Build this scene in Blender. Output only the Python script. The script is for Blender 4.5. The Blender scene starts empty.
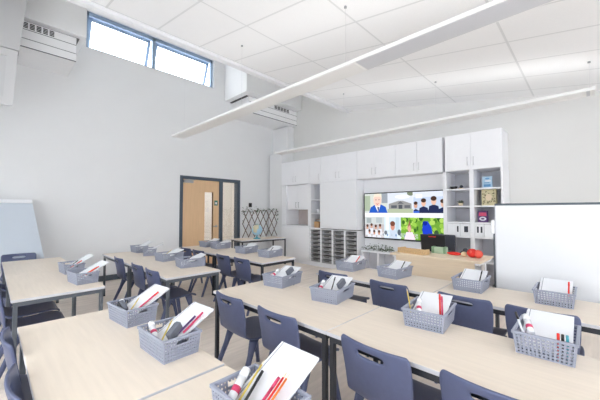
import bpy, bmesh, math, random
from mathutils import Matrix, Vector, Euler
random.seed(7)
SC = bpy.context.scene
COL = SC.collection
R = math.radians
PI = math.pi

# ------------------------------------------------------------------ materials
def srgb(r, g, b):
    def f(c):
        c /= 255.0
        return c / 12.92 if c <= 0.04045 else ((c + 0.055) / 1.055) ** 2.4
    return (f(r), f(g), f(b), 1.0)

def mat(name, col, rough=0.5, metal=0.0, var=0.03, scale=8.0, stretch=(1, 1, 1), spec=0.5, bump=0.0):
    m = bpy.data.materials.new(name); m.use_nodes = True
    nt = m.node_tree; b = nt.nodes['Principled BSDF']
    b.inputs['Roughness'].default_value = rough
    b.inputs['Metallic'].default_value = metal
    b.inputs['Specular IOR Level'].default_value = spec
    tc = nt.nodes.new('ShaderNodeTexCoord'); mp = nt.nodes.new('ShaderNodeMapping')
    mp.inputs['Scale'].default_value = stretch
    nz = nt.nodes.new('ShaderNodeTexNoise'); nz.inputs['Scale'].default_value = scale
    nz.inputs['Detail'].default_value = 4
    rp = nt.nodes.new('ShaderNodeValToRGB')
    rp.color_ramp.elements[0].position = 0.3; rp.color_ramp.elements[1].position = 0.7
    rp.color_ramp.elements[0].color = tuple(c * (1 - var) for c in col[:3]) + (1,)
    rp.color_ramp.elements[1].color = tuple(min(1, c * (1 + var)) for c in col[:3]) + (1,)
    nt.links.new(tc.outputs['Object'], mp.inputs['Vector'])
    nt.links.new(mp.outputs['Vector'], nz.inputs['Vector'])
    nt.links.new(nz.outputs['Fac'], rp.inputs['Fac'])
    nt.links.new(rp.outputs['Color'], b.inputs['Base Color'])
    if bump:
        bp = nt.nodes.new('ShaderNodeBump'); bp.inputs['Strength'].default_value = bump
        bp.inputs['Distance'].default_value = 0.002
        nt.links.new(nz.outputs['Fac'], bp.inputs['Height'])
        nt.links.new(bp.outputs['Normal'], b.inputs['Normal'])
    return m

def emis(name, col, strength=1.0):
    m = bpy.data.materials.new(name); m.use_nodes = True
    nt = m.node_tree; nt.nodes.clear()
    e = nt.nodes.new('ShaderNodeEmission'); o = nt.nodes.new('ShaderNodeOutputMaterial')
    e.inputs['Color'].default_value = col; e.inputs['Strength'].default_value = strength
    nt.links.new(e.outputs[0], o.inputs[0])
    return m

def glass_mat(name, tint=(1, 1, 1, 1), gloss=0.06):
    m = bpy.data.materials.new(name); m.use_nodes = True
    nt = m.node_tree; nt.nodes.clear()
    t = nt.nodes.new('ShaderNodeBsdfTransparent'); t.inputs['Color'].default_value = tint
    g = nt.nodes.new('ShaderNodeBsdfGlossy'); g.inputs['Roughness'].default_value = 0.02
    x = nt.nodes.new('ShaderNodeMixShader'); x.inputs['Fac'].default_value = gloss
    o = nt.nodes.new('ShaderNodeOutputMaterial')
    nt.links.new(t.outputs[0], x.inputs[1]); nt.links.new(g.outputs[0], x.inputs[2]); nt.links.new(x.outputs[0], o.inputs[0])
    return m

def ceiling_mat():
    m = mat('ceiling_tile', srgb(246, 247, 249), 0.9, var=0.01, scale=60)
    nt = m.node_tree; b = nt.nodes['Principled BSDF']
    src = b.inputs['Base Color'].links[0].from_socket
    tc = nt.nodes.new('ShaderNodeTexCoord'); sp = nt.nodes.new('ShaderNodeSeparateXYZ')
    nt.links.new(tc.outputs['Object'], sp.inputs[0])
    def line(sock, off, period, half):
        a = nt.nodes.new('ShaderNodeMath'); a.operation = 'SUBTRACT'; a.inputs[1].default_value = off - period * 20 - period / 2
        nt.links.new(sock, a.inputs[0])
        w = nt.nodes.new('ShaderNodeMath'); w.operation = 'MODULO'; w.inputs[1].default_value = period
        nt.links.new(a.outputs[0], w.inputs[0])
        s = nt.nodes.new('ShaderNodeMath'); s.operation = 'SUBTRACT'; s.inputs[1].default_value = period / 2
        nt.links.new(w.outputs[0], s.inputs[0])
        ab = nt.nodes.new('ShaderNodeMath'); ab.operation = 'ABSOLUTE'; nt.links.new(s.outputs[0], ab.inputs[0])
        l = nt.nodes.new('ShaderNodeMath'); l.operation = 'LESS_THAN'; l.inputs[1].default_value = half
        nt.links.new(ab.outputs[0], l.inputs[0])
        return l.outputs[0]
    lx = line(sp.outputs['X'], 1.45, 0.577, 0.011)
    ly = line(sp.outputs['Y'], 2.83, 1.12, 0.011)
    mx = nt.nodes.new('ShaderNodeMath'); mx.operation = 'MAXIMUM'
    nt.links.new(lx, mx.inputs[0]); nt.links.new(ly, mx.inputs[1])
    mix = nt.nodes.new('ShaderNodeMixRGB'); mix.inputs[2].default_value = srgb(226, 228, 230)
    nt.links.new(mx.outputs[0], mix.inputs[0]); nt.links.new(src, mix.inputs[1])
    nt.links.new(mix.outputs[0], b.inputs['Base Color'])
    return m

M = {}
M['wall'] = mat('wall_paint', srgb(234, 235, 237), 0.9, var=0.008, scale=3)
M['wall_grey'] = mat('wall_pale_grey', srgb(224, 224, 223), 0.9, var=0.008, scale=3)
M['white_wall'] = mat('white_wall_paint', srgb(234, 234, 232), 0.9, var=0.008, scale=3)
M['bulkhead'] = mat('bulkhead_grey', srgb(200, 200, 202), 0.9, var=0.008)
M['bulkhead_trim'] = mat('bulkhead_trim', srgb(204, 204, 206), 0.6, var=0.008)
M['ceiling'] = ceiling_mat()
M['ceiling_trim'] = mat('ceiling_trim', srgb(232, 233, 236), 0.7, var=0.01)
M['floor'] = mat('floor_vinyl', srgb(240, 228, 217), 0.45, var=0.10, scale=3, stretch=(0.6, 6, 1), spec=0.4)
M['wood_top'] = mat('maple_laminate', srgb(230, 217, 201), 0.38, var=0.035, scale=3, stretch=(14, 1, 1), spec=0.4)
M['top_edge'] = mat('table_edge_grey', srgb(206, 206, 212), 0.5, var=0.02)
M['frame'] = mat('table_frame_grey', srgb(92, 98, 106), 0.4, metal=0.2, var=0.03)
M['frame_dark'] = mat('table_frame_dark', srgb(52, 55, 62), 0.4, metal=0.2, var=0.03)
M['chair'] = mat('chair_plastic', srgb(82, 90, 122), 0.42, var=0.04, scale=30, spec=0.5, bump=0.05)
M['basket'] = mat('basket_plastic', srgb(152, 157, 174), 0.45, var=0.02, scale=20)
M['edge'] = mat('board_edge_line', srgb(150, 154, 164), 0.5, var=0.01)
M['paper'] = mat('board_white', srgb(228, 230, 235), 0.35, var=0.006)
M['board_panel'] = mat('whiteboard_panel', srgb(226, 228, 232), 0.3, var=0.006)
M['easel_board'] = mat('easel_board', srgb(200, 209, 220), 0.35, var=0.006)
M['white'] = mat('cabinet_white', srgb(243, 244, 248), 0.5, var=0.006)
M['white_gloss'] = mat('white_gloss', srgb(240, 242, 246), 0.25, var=0.004)
M['shelf_back'] = mat('shelf_back_grey', srgb(198, 198, 204), 0.6, var=0.01)
M['grey_tray'] = mat('tray_grey', srgb(150, 151, 154), 0.5, var=0.03)
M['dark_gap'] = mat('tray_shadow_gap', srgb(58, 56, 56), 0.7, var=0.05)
M['anthracite'] = mat('anthracite_frame', srgb(72, 84, 98), 0.45, var=0.03)
M['win_frame'] = mat('window_frame_blue', srgb(150, 172, 198), 0.45, var=0.03)
M['oak'] = mat('oak_door', srgb(226, 190, 150), 0.5, var=0.05, scale=4, stretch=(12, 12, 0.6))
M['desk_wood'] = mat('desk_beech', srgb(240, 222, 196), 0.45, var=0.04, scale=4, stretch=(10, 0.8, 10))
M['metal'] = mat('brushed_metal', srgb(170, 172, 176), 0.35, metal=0.8, var=0.03)
M['handle'] = mat('handle_grey', srgb(218, 219, 223), 0.35, metal=0.3, var=0.02)
M['black'] = mat('black_plastic', srgb(30, 31, 36), 0.4, var=0.05)
M['slate'] = mat('slate_plastic', srgb(52, 56, 68), 0.5, var=0.05)
M['skirting'] = mat('skirting_dark', srgb(84, 94, 104), 0.5, var=0.03)
M['grey_light'] = mat('diffuser_grey', srgb(206, 208, 214), 0.5, var=0.01)
M['lamp_white'] = mat('lamp_white', srgb(242, 242, 242), 0.4, var=0.005)
M['ac'] = mat('unit_white', srgb(244, 245, 247), 0.5, var=0.006)
M['groove'] = mat('groove_grey', srgb(110, 112, 118), 0.6, var=0.02)
M['splash'] = mat('splashback', srgb(196, 184, 180), 0.5, var=0.06, scale=6)
M['leaf'] = mat('leaf_green', srgb(92, 108, 88), 0.6, var=0.25, scale=12)
M['twig'] = mat('twig_brown', srgb(112, 92, 84), 0.7, var=0.15, scale=20)
M['wicker'] = mat('wicker', srgb(212, 180, 136), 0.7, var=0.18, scale=60, stretch=(1, 1, 3), bump=0.6)
M['mint'] = mat('mint_box', srgb(178, 202, 176), 0.5, var=0.05)
M['mint_dark'] = mat('mint_dark', srgb(128, 164, 130), 0.5, var=0.05)
M['red'] = mat('red_felt', srgb(226, 52, 44), 0.7, var=0.08, scale=20)
M['red_light'] = mat('red_coral', srgb(240, 100, 84), 0.7, var=0.06, scale=20)
M['beige'] = mat('beige_felt', srgb(238, 214, 176), 0.7, var=0.05)
M['teal'] = mat('teal_plastic', srgb(80, 160, 176), 0.4, var=0.04)
M['pink'] = mat('pink_plastic', srgb(206, 62, 104), 0.4, var=0.04)
M['orange'] = mat('orange_paint', srgb(232, 120, 48), 0.4, var=0.04)
M['yellow'] = mat('yellow_paint', srgb(214, 190, 92), 0.4, var=0.04)
M['cream'] = mat('cream_wood', srgb(232, 214, 186), 0.6, var=0.04)
M['felt'] = mat('felt_grey', srgb(104, 108, 118), 0.9, var=0.08, scale=60)
M['purple'] = mat('purple_card', srgb(86, 52, 110), 0.5, var=0.05)
M['blue_pale'] = mat('pale_blue_card', srgb(176, 208, 230), 0.5, var=0.03)
M['blue_mid'] = mat('mid_blue_card', srgb(96, 150, 196), 0.5, var=0.05)
M['gold'] = mat('gold_pattern', srgb(214, 204, 164), 0.5, var=0.05)
M['gold_dark'] = mat('gold_dark_pattern', srgb(96, 84, 58), 0.5, var=0.08)
M['box_wood'] = mat('box_wood', srgb(190, 150, 108), 0.6, var=0.08, scale=5, stretch=(1, 8, 1))
M['green_sign'] = mat('green_sign', srgb(60, 124, 108), 0.5, var=0.02)
M['glass'] = glass_mat('pane_glass')
M['added_glow'] = emis('added_strip_glow', (1.0, 0.98, 0.95, 1), 2)  # glow added above the pendants for soft light in the room
M['lamp_down'] = emis('corridor_lamp_glow', (1.0, 0.94, 0.86, 1), 4.5)

# ------------------------------------------------------------------ mesh helper
class MB:
    def __init__(s): s.bm = bmesh.new(); s.mats = []
    def mi(s, m):
        m = M[m] if isinstance(m, str) else m
        if m not in s.mats: s.mats.append(m)
        return s.mats.index(m)
    def box(s, x0, x1, y0, y1, z0, z1, m, bev=0.0, mtx=None):
        i = s.mi(m)
        v = [s.bm.verts.new(Vector((x, y, z))) for z in (z0, z1) for y in (y0, y1) for x in (x0, x1)]
        F = [(0, 2, 3, 1), (4, 5, 7, 6), (0, 1, 5, 4), (2, 6, 7, 3), (0, 4, 6, 2), (1, 3, 7, 5)]
        fs = [s.bm.faces.new([v[k] for k in f]) for f in F]
        for f in fs: f.material_index = i
        if bev > 0:
            es = list({e for f in fs for e in f.edges})
            r = bmesh.ops.bevel(s.bm, geom=es, offset=bev, segments=2, affect='EDGES', profile=0.5)
            for f in r['faces']: f.material_index = i
            v = list({w for f in r['faces'] for w in f.verts} | {w for w in v if w.is_valid})
        if mtx is not None:
            for w in v: w.co = mtx @ w.co
        return s
    def prism(s, poly, axis, a, b, m, cap_m=None):
        """poly: list of 2D points; axis 'x': (y,z), 'y': (x,z), 'z': (x,y)"""
        i = s.mi(m); ci = s.mi(cap_m) if cap_m else i
        def P(p, t):
            return Vector((t, p[0], p[1])) if axis == 'x' else Vector((p[0], t, p[1])) if axis == 'y' else Vector((p[0], p[1], t))
        A = [s.bm.verts.new(P(p, a)) for p in poly]; B = [s.bm.verts.new(P(p, b)) for p in poly]
        f = s.bm.faces.new(A[::-1]); f.material_index = ci
        f = s.bm.faces.new(B); f.material_index = ci
        n = len(poly)
        for k in range(n):
            f = s.bm.faces.new([A[k], A[(k + 1) % n], B[(k + 1) % n], B[k]]); f.material_index = i
        return s
    def tube(s, p, q, r0, r1, m, n=10, caps=True):
        i = s.mi(m); p = Vector(p); q = Vector(q); d = (q - p).normalized()
        a = d.orthogonal().normalized(); b = d.cross(a)
        A = [s.bm.verts.new(p + (a * math.cos(t) + b * math.sin(t)) * r0) for t in [2 * PI * k / n for k in range(n)]]
        B = [s.bm.verts.new(q + (a * math.cos(t) + b * math.sin(t)) * r1) for t in [2 * PI * k / n for k in range(n)]]
        for k in range(n):
            f = s.bm.faces.new([A[k], A[(k + 1) % n], B[(k + 1) % n], B[k]]); f.material_index = i; f.smooth = True
        if caps:
            f = s.bm.faces.new(A[::-1]); f.material_index = i
            f = s.bm.faces.new(B); f.material_index = i
        return s
    def lathe(s, prof, m, n=20, c=(0, 0, 0)):
        i = s.mi(m); rings = []
        for r, z in prof:
            rings.append([s.bm.verts.new((c[0] + max(r, 1e-4) * math.cos(2 * PI * k / n), c[1] + max(r, 1e-4) * math.sin(2 * PI * k / n), c[2] + z)) for k in range(n)])
        for a, b in zip(rings, rings[1:]):
            for k in range(n):
                f = s.bm.faces.new([a[k], a[(k + 1) % n], b[(k + 1) % n], b[k]]); f.material_index = i; f.smooth = True
        return s
    def sphere(s, c, r, m, sc=(1, 1, 1), seg=16):
        i = s.mi(m)
        res = bmesh.ops.create_uvsphere(s.bm, u_segments=seg, v_segments=seg // 2, radius=r, matrix=Matrix.Translation(c) @ Matrix.Diagonal((*sc, 1)))
        for v in res['verts']:
            for f in v.link_faces: f.material_index = i; f.smooth = True
        return s
    def poly(s, pts, m):
        f = s.bm.faces.new([s.bm.verts.new(p) for p in pts]); f.material_index = s.mi(m); return s
    def build(s, name, parent=None, loc=(0, 0, 0), rot=(0, 0, 0), smooth=False):
        bmesh.ops.recalc_face_normals(s.bm, faces=s.bm.faces)
        me = bpy.data.meshes.new(name); s.bm.to_mesh(me); s.bm.free()
        for m in s.mats: me.materials.append(m)
        o = bpy.data.objects.new(name, me); COL.objects.link(o)
        o.location = loc; o.rotation_euler = rot
        if parent: o.parent = parent
        return o

def tag(o, label, cat, group=None):
    o['label'] = label; o['category'] = cat
    if group: o['group'] = group
    elif 'group' in o: del o['group']
    return o
def thing(name, label, cat, loc=(0, 0, 0), rz=0.0, group=None):
    o = bpy.data.objects.new(name, None); COL.objects.link(o)
    o.empty_display_size = 0.05
    o.location = loc; o.rotation_euler = (0, 0, rz)
    return tag(o, label, cat, group)
def struct(o): o['kind'] = 'structure'; return o
KIDS = {}
def dup(root, loc, rot, label, group=None):
    def cp(o, par):
        c = o.copy(); COL.objects.link(c)
        c.parent = par
        for ch in list(o.children): cp(ch, c)
        return c
    r = cp(root, None)
    r.location = loc; r.rotation_euler = rot
    tag(r, label, root['category'], group)
    return r
class Proto:
    """first use moves the built thing itself, later uses copy it"""
    def __init__(s, root): s.root = root; s.used = False
    def put(s, loc, rot, label, group=None):
        if not s.used:
            s.used = True; r = s.root
            r.location = loc; r.rotation_euler = rot; tag(r, label, r['category'], group); return r
        return dup(s.root, loc, rot, label, group)

# ------------------------------------------------------------------ room
XB, YA, YW, XC0 = 5.85, 6.52, -3.2, -1.7     # cabinet wall, door wall, window wall behind, far side wall
CE = 3.98
def cz(y): return 3.65 + 0.167 * (y - CE)

b = MB(); b.box(XC0 - .2, XB + .2, YW - .2, YA + 2.2, -.2, 0, 'floor'); struct(b.build('floor'))
# door wall with the doorway and the clerestory opening
DX0, DX1, DZ = 2.912, 4.498, 2.092
WX0, WX1, WZ0, WZ1 = 1.14, 3.72, 4.285, 4.99
TOP = 5.5
b = MB()
for x0, x1, z0, z1 in ((XC0 - .2, DX0, 0, WZ0), (DX0, DX1, DZ, WZ0), (DX1, XB + .2, 0, WZ0), (XC0 - .2, WX0, WZ0, TOP), (WX1, XB + .2, WZ0, TOP), (WX0, WX1, WZ1, TOP)):
    b.box(x0, x1, YA, YA + .2, z0, z1, 'wall')
struct(b.build('wall_door'))
b = MB(); b.box(XB, XB + .2, YW - .2, YA, 0, TOP, 'wall_grey'); struct(b.build('wall_cabinets'))
# unseen walls behind the camera; window openings added and sized for the light they let in
b = MB()
SX = [(-1.2, 0.9), (1.2, 3.3), (3.8, 4.7)]  # last opening added to brighten the ceiling towards the cabinets
xs = [XC0 - .2] + [v for p in SX for v in p] + [XB + .2]
for k in range(0, len(xs), 2): b.box(xs[k], xs[k + 1], YW - .2, YW, 0, 2.75, 'white_wall')
for x0, x1 in SX:
    b.box(x0, x1, YW - .2, YW, 0, .75, 'white_wall'); b.box(x0, x1, YW - .2, YW, 2.25, 2.75, 'white_wall')
struct(b.build('wall_windows'))
SY = [(-1.6, 0.9), (1.4, 3.6), (4.0, 5.2)]  # unseen side windows, placed to light the cabinet wall head-on and the floor
b = MB()
ys = [YW - .2] + [v for p in SY for v in p] + [YA]
for k in range(0, len(ys), 2): b.box(XC0 - .2, XC0, ys[k], ys[k + 1], 0, TOP, 'white_wall')
for y0, y1 in SY:
    b.box(XC0 - .2, XC0, y0, y1, 0, .75, 'white_wall'); b.box(XC0 - .2, XC0, y0, y1, 2.35, TOP, 'white_wall')
struct(b.build('wall_side'))
n = 2
for x0, x1 in SX:
    b = MB()
    for a0, a1, c0, c1 in ((x0, x1, .75, .81), (x0, x1, 2.19, 2.25), (x0, x0 + .06, .81, 2.19), (x1 - .06, x1, .81, 2.19), ((x0 + x1) / 2 - .03, (x0 + x1) / 2 + .03, .81, 2.19)):
        b.box(a0, a1, YW - .14, YW - .07, c0, c1, 'win_frame')
    o = struct(b.build('window_%d' % n)); n += 1
for y0, y1 in SY:
    b = MB()
    for a0, a1, c0, c1 in ((y0, y1, .75, .81), (y0, y1, 2.29, 2.35), (y0, y0 + .06, .81, 2.29), (y1 - .06, y1, .81, 2.29), ((y0 + y1) / 2 - .03, (y0 + y1) / 2 + .03, .81, 2.29)):
        b.box(XC0 - .14, XC0 - .07, a0, a1, c0, c1, 'win_frame')
    o = struct(b.build('window_%d' % n)); n += 1
# sloping tiled ceiling, its edge trim, the upstand and roof of the tall light well by the door wall
b = MB()
b.prism([(YW - .2, cz(YW - .2)), (CE, cz(CE)), (CE, cz(CE) + .1), (YW - .2, cz(YW - .2) + .1)], 'x', XC0 - .2, XB + .2, 'ceiling')
struct(b.build('ceiling'))
b = MB(); b.box(XC0 - .2, XB, CE, CE + .10, cz(CE) - .045, cz(CE) + .06, 'ceiling_trim', .004)
struct(b.build('trim_1'))
b = MB()
b.box(XC0 - .2, XB, CE + .02, CE + .10, cz(CE) + .06, TOP, 'white_wall')
b.box(XC0 - .2, XB + .2, CE, YA + .2, TOP, TOP + .1, 'white_wall')
struct(b.build('wall_light_well'))
# dark skirting along the door wall
b = MB(); b.box(XC0, DX0, YA - .02, YA, 0, .1, 'skirting', .003); b.box(DX1, XB, YA - .02, YA, 0, .1, 'skirting', .003)
struct(b.build('baseboard_door'))
# corner boxing at the end of the cabinets
b = MB(); b.box(5.62, XB, 5.90, YA, 0, 3.62, 'wall', .004); struct(b.build('trim_2'))
b = MB(); b.box(5.40, 5.62, 5.90, 6.40, 0, 2.86, 'wall', .004); struct(b.build('trim_3'))
# bulkhead high up on the easel side
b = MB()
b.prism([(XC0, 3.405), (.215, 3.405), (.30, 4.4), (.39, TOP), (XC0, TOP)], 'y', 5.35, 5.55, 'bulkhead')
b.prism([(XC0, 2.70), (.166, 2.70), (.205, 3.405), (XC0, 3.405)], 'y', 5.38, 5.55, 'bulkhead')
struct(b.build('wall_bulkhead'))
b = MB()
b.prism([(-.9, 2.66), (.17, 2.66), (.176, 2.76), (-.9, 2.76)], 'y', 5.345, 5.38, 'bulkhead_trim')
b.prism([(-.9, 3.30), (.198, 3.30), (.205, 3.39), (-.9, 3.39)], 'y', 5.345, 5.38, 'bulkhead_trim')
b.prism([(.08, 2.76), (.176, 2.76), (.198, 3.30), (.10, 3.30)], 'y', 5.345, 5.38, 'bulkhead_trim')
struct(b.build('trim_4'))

# clerestory window: frame, two sashes tipped outwards
b = MB()
fy0, fy1 = YA + .04, YA + .10
for x0, x1, z0, z1 in ((WX0, WX1 - .02, WZ1 - .085, WZ1 - .012), (WX0, WX1 - .02, WZ0, WZ0 + .03), (WX0, WX0 + .04, WZ0, WZ1 - .02), (WX1 - .07, WX1 - .02, WZ0, WZ1 - .02), (2.305, 2.365, WZ0, WZ1 - .02)):
    b.box(x0, x1, fy0, fy1, z0, z1, 'win_frame')
w1 = struct(b.build('window_1'))
for x0, x1 in ((WX0 + .05, 2.29), (2.38, WX1 - .08)):
    sash = MB(); h = -.62
    for a0, a1, c0, c1 in ((x0, x1, -.055, 0), (x0, x1, h, h + .055), (x0, x0 + .055, h, 0), (x1 - .055, x1, h, 0)):
        sash.box(a0, a1, -.015, .015, c0, c1, 'win_frame')
    so = sash.build('window_sash', w1, (0, YA + .12, WZ1 - .075), (R(22), 0, 0))
    p = MB(); p.box(x0 + .045, x1 - .045, -.003, .003, h + .045, -.045, 'glass'); p.build('pane', so)

# door set
b = MB()
for x0, x1, z0, z1 in ((DX0, DX0 + .07, 0, DZ), (DX1 - .085, DX1, 0, DZ), (3.90, 3.99, 0, DZ - .07), (DX0 + .07, DX1 - .085, DZ - .07, DZ)):
    b.box(x0, x1, YA - .015, YA + .14, z0, z1, 'anthracite', .003)
b.box(3.99, DX1 - .085, YA - .015, YA + .14, 0, .12, 'anthracite')
d1 = struct(b.build('door_1'))
b = MB()
for x0, x1, z0, z1 in ((2.982, 3.517, .01, 2.02), (3.739, 3.90, .01, 2.02), (3.517, 3.739, .01, .60), (3.517, 3.739, 1.745, 2.02)):
    b.box(x0, x1, YA + .02, YA + .065, z0, z1, 'oak')
leaf = b.build('door_leaf', d1)
b = MB()
for x0, x1, z0, z1 in ((3.505, 3.517, .59, 1.757), (3.739, 3.751, .59, 1.757), (3.517, 3.739, .588, .60), (3.517, 3.739, 1.745, 1.757)):
    b.box(x0, x1, YA + .012, YA + .073, z0, z1, 'oak')
b.build('vision_frame', leaf)
b = MB(); b.box(3.517, 3.739, YA + .04, YA + .046, .60, 1.745, 'glass'); b.build('vision_pane', leaf)
b = MB(); b.box(3.99, DX1 - .085, YA + .04, YA + .046, .12, DZ - .07, 'glass'); b.build('side_pane', d1)
b = MB(); b.box(2.99, 3.21, YA - .045, YA + .02, 1.935, 1.995, 'metal', .006); b.box(3.0, 3.24, YA - .06, YA - .045, 2.0, 2.012, 'metal'); b.tube((3.1, YA - .05, 1.99), (3.1, YA - .05, 2.02), .012, .012, 'metal')
b.build('door_closer', leaf)
b = MB(); b.tube((3.83, YA + .02, .93), (3.83, YA - .03, .93), .01, .01, 'metal'); b.tube((3.835, YA - .03, .93), (3.72, YA - .03, .93), .01, .01, 'metal'); b.tube((3.83, YA + .02, .93), (3.83, YA + .012, .93), .026, .026, 'metal', 16)
b.build('door_handle', leaf)
b = MB(); b.box(3.775, 3.865, YA + .016, YA + .02, 1.43, 1.55, 'green_sign'); b.box(3.80, 3.84, YA + .014, YA + .016, 1.46, 1.51, 'paper')
b.build('door_sign', leaf)
# corridor beyond the door
b = MB(); b.box(2.0, 5.5, YA + 1.9, YA + 2.1, 0, 2.6, 'white_wall'); b.box(2.0, 5.5, YA + .2, YA + 2.1, 2.5, 2.6, 'white_wall')
b.box(1.9, 2.0, YA + .2, YA + 2.1, 0, 2.6, 'white_wall'); b.box(5.5, 5.6, YA + .2, YA + 2.1, 0, 2.6, 'white_wall')
struct(b.build('wall_corridor'))
b = MB(); b.box(2.9, 4.9, YA + .7, YA + 1.3, 2.47, 2.499, 'lamp_down')
tag(b.build('corridor_light'), 'flat ceiling light in the corridor beyond the glazed door', 'light')

# access reader on wall
b = MB(); b.box(4.775, 4.865, YA - .03, YA, 1.40, 1.51, 'black', .008)
tag(b.build('access_reader'), 'small black square reader on wall beside the door frame', 'reader')

# ------------------------------------------------------------------ high ventilation units
def vent_unit(x0, x1, gx0, gx1, yb, dx0, dx1, dy, label):
    t = thing('ventilation_unit', label, 'ventilation unit', ((x0 + x1) / 2, 5.78, 3.65), 0, 'high ventilation units')
    ox = (x0 + x1) / 2; Z = 3.65
    def P(mb, n): return mb.build(n, t)
    L0, L1 = x0 - ox, x1 - ox
    m = MB(); m.box(L0, L1, 0, YA - 5.78 - .002, 0, .385, 'ac', .004); P(m, 'casing')
    m = MB()
    for z in (.125, .26): m.box(L0, L1, -.002, .001, z, z + .008, 'groove')
    m.box(L0, L1, -.004, .001, -.001, .012, 'groove'); P(m, 'groove')
    g = MB(); g0, g1 = gx0 - ox, gx1 - ox; k = 5; w = (g1 - g0) / k
    for i in range(k):
        for j in range(4):
            g.box(g0 + i * w + .01, g0 + (i + 1) * w - .01, -.004, .002, .285 + j * .022, .285 + j * .022 + .014, 'black')
    P(g, 'grille')
    m = MB(); m.box(dx0 - ox, dx1 - ox, dy - 5.78, YA - 5.78 - .002, .40, TOP - Z, 'ac', .004); P(m, 'duct')
    m = MB(); m.box(max(L0 - .05, dx0 - ox + .006), min(L1 + .04, dx1 - ox - .006), .03, YA - 5.78 - .01, .386, .40, 'black'); P(m, 'shadow_gap')
    return t
vent_unit(4.22, XB - .004, 5.02, 5.55, 0, 4.02, XB - .004, 5.59, 'boxy white ventilation unit high in the corner above the tall cabinets')
vent_unit(-.55, .885, .25, .62, 0, -.6, 1.0, 5.70, 'boxy white ventilation unit high at the easel end of the window')

# ------------------------------------------------------------------ pendants and ceiling heads
def pendant(x, label, y0, y1, split):
    zc = 2.62; w = .112
    t = thing('pendant_light', label, 'pendant light', (x, (y0 + y1) / 2, zc), 0, 'long pendant lights')
    oy = (y0 + y1) / 2
    m = MB(); m.prism([(-w, 0), (w, 0), (w, .012), (w - .02, .04), (-w + .02, .04), (-w, .012)], 'y', y0 - oy, y1 - oy, 'lamp_white'); m.build('housing', t)
    m = MB(); m.box(-w + .012, w - .012, y0 - oy + .03, split - oy, -.004, .001, 'grey_light'); m.build('louvre', t)
    m = MB(); m.box(-w + .012, w - .012, split - oy + .02, y1 - oy - .03, -.003, .001, 'lamp_white'); m.build('diffuser', t)
    m = MB(); m.box(-w + .03, w - .03, y0 - oy + .05, y1 - oy - .05, .0405, .043, 'added_glow'); m.build('added_glow_strip', t)  # emissive strip added on top of the housing to brighten the ceiling
    for y in (y0, y1):
        m = MB(); m.box(-w - .002, w + .002, (y - oy) - .012, (y - oy) + .012, -.004, .044, 'lamp_white', .003); m.build('end_cap', t)
    for y in (y0 + .03, y0 + 1.70, y0 + 3.40, y1 - .25):
        if y > CE: top = TOP
        else: top = cz(y)
        m = MB(); m.tube((0, y - oy, .04), (0, y - oy, top - zc), .0013, .0013, 'handle', 6); wr = m.build('suspension_wire', t)
        m = MB(); m.tube((0, y - oy, top - zc - .015), (0, y - oy, top - zc), .014, .014, 'metal', 10); m.build('ceiling_rose', wr)
pendant(2.32, 'long white pendant light over the middle tables with grey underside louvre', -.06, 5.30, 1.46)
pendant(4.65, 'long white pendant light hanging in front of the wall cabinets', -.06, 5.20, .0)
# ------------------------------------------------------------------ tables
def make_table(dark=False):
    L, W, H = 1.20, .60, .64
    fr = 'frame_dark' if dark else 'frame'
    t = thing('classroom_table', 'x', 'table')
    m = MB(); m.box(-W / 2, W / 2, -L / 2 + .002, L / 2 - .002, H - .022, H, 'wood_top', .004)
    top = m.build('tabletop', t)
    e = top.data; e.materials.append(M['top_edge'])
    for p in e.polygons:
        if abs(p.normal.z) < .6: p.material_index = 1
    m = MB(); z0, z1 = H - .055, H - .0225; q = .02
    a, c = W / 2 - .012, L / 2 - .014
    m.box(-a + .026, a - .026, -c, -c + q, z0, z1, fr); m.box(-a + .026, a - .026, c - q, c, z0, z1, fr)
    m.box(-a, -a + q, -c + .026, c - .026, z0, z1, fr); m.box(a - q, a, -c + .026, c - .026, z0, z1, fr)
    m.build('rail_frame', t)
    for sx in (-1, 1):
        for sy in (-1, 1):
            m = MB(); x0 = -a if sx < 0 else a - .028; y0 = -c if sy < 0 else c - .028
            m.box(x0, x0 + .028, y0, y0 + .028, .012, z1, fr, .003); lg = m.build('leg', t)
            f = MB(); f.box(x0 - .001, x0 + .029, y0 - .001, y0 + .029, 0, .014, 'black'); f.build('foot_cap', lg)
    return t
TL = Proto(make_table(False)); TD = Proto(make_table(True))
G = 'classroom tables pushed into rows'
def tbl(p, x0, ymid, label): p.put((x0 + .30, ymid, 0), (0, 0, 0), label, G)
tbl(TL, .125, 1.755, 'maple-topped table of near easel-side block, its far half with two baskets')
tbl(TL, .125, .545, 'maple-topped table of near easel-side block, cut off at the picture bottom')
tbl(TL, .125, 3.68, 'maple-topped table of far easel-side block, half holding two baskets near the aisle')
tbl(TL, .125, 4.88, 'maple-topped table of far easel-side block, bare half beside the white easel')
tbl(TD, 1.30, 1.66, 'maple-topped table of near middle block, half beside the aisle')
tbl(TD, 1.30, .46, 'maple-topped table of near middle block, half away from the aisle')
tbl(TL, 1.22, 3.60, 'maple-topped table of far middle block, half beside the aisle')
tbl(TL, 1.22, 4.80, 'maple-topped table of far middle block, half by the door wall')
tbl(TD, 2.45, 1.53, 'maple-topped table of near cabinet-side block, half beside the aisle')
tbl(TD, 2.45, .33, 'maple-topped table of near cabinet-side block, half beside the mobile whiteboard')
tbl(TD, 2.41, 3.60, 'maple-topped table of far cabinet-side block, half beside the aisle')
tbl(TD, 2.41, 4.80, 'maple-topped table of far cabinet-side block, half by the door')

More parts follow.
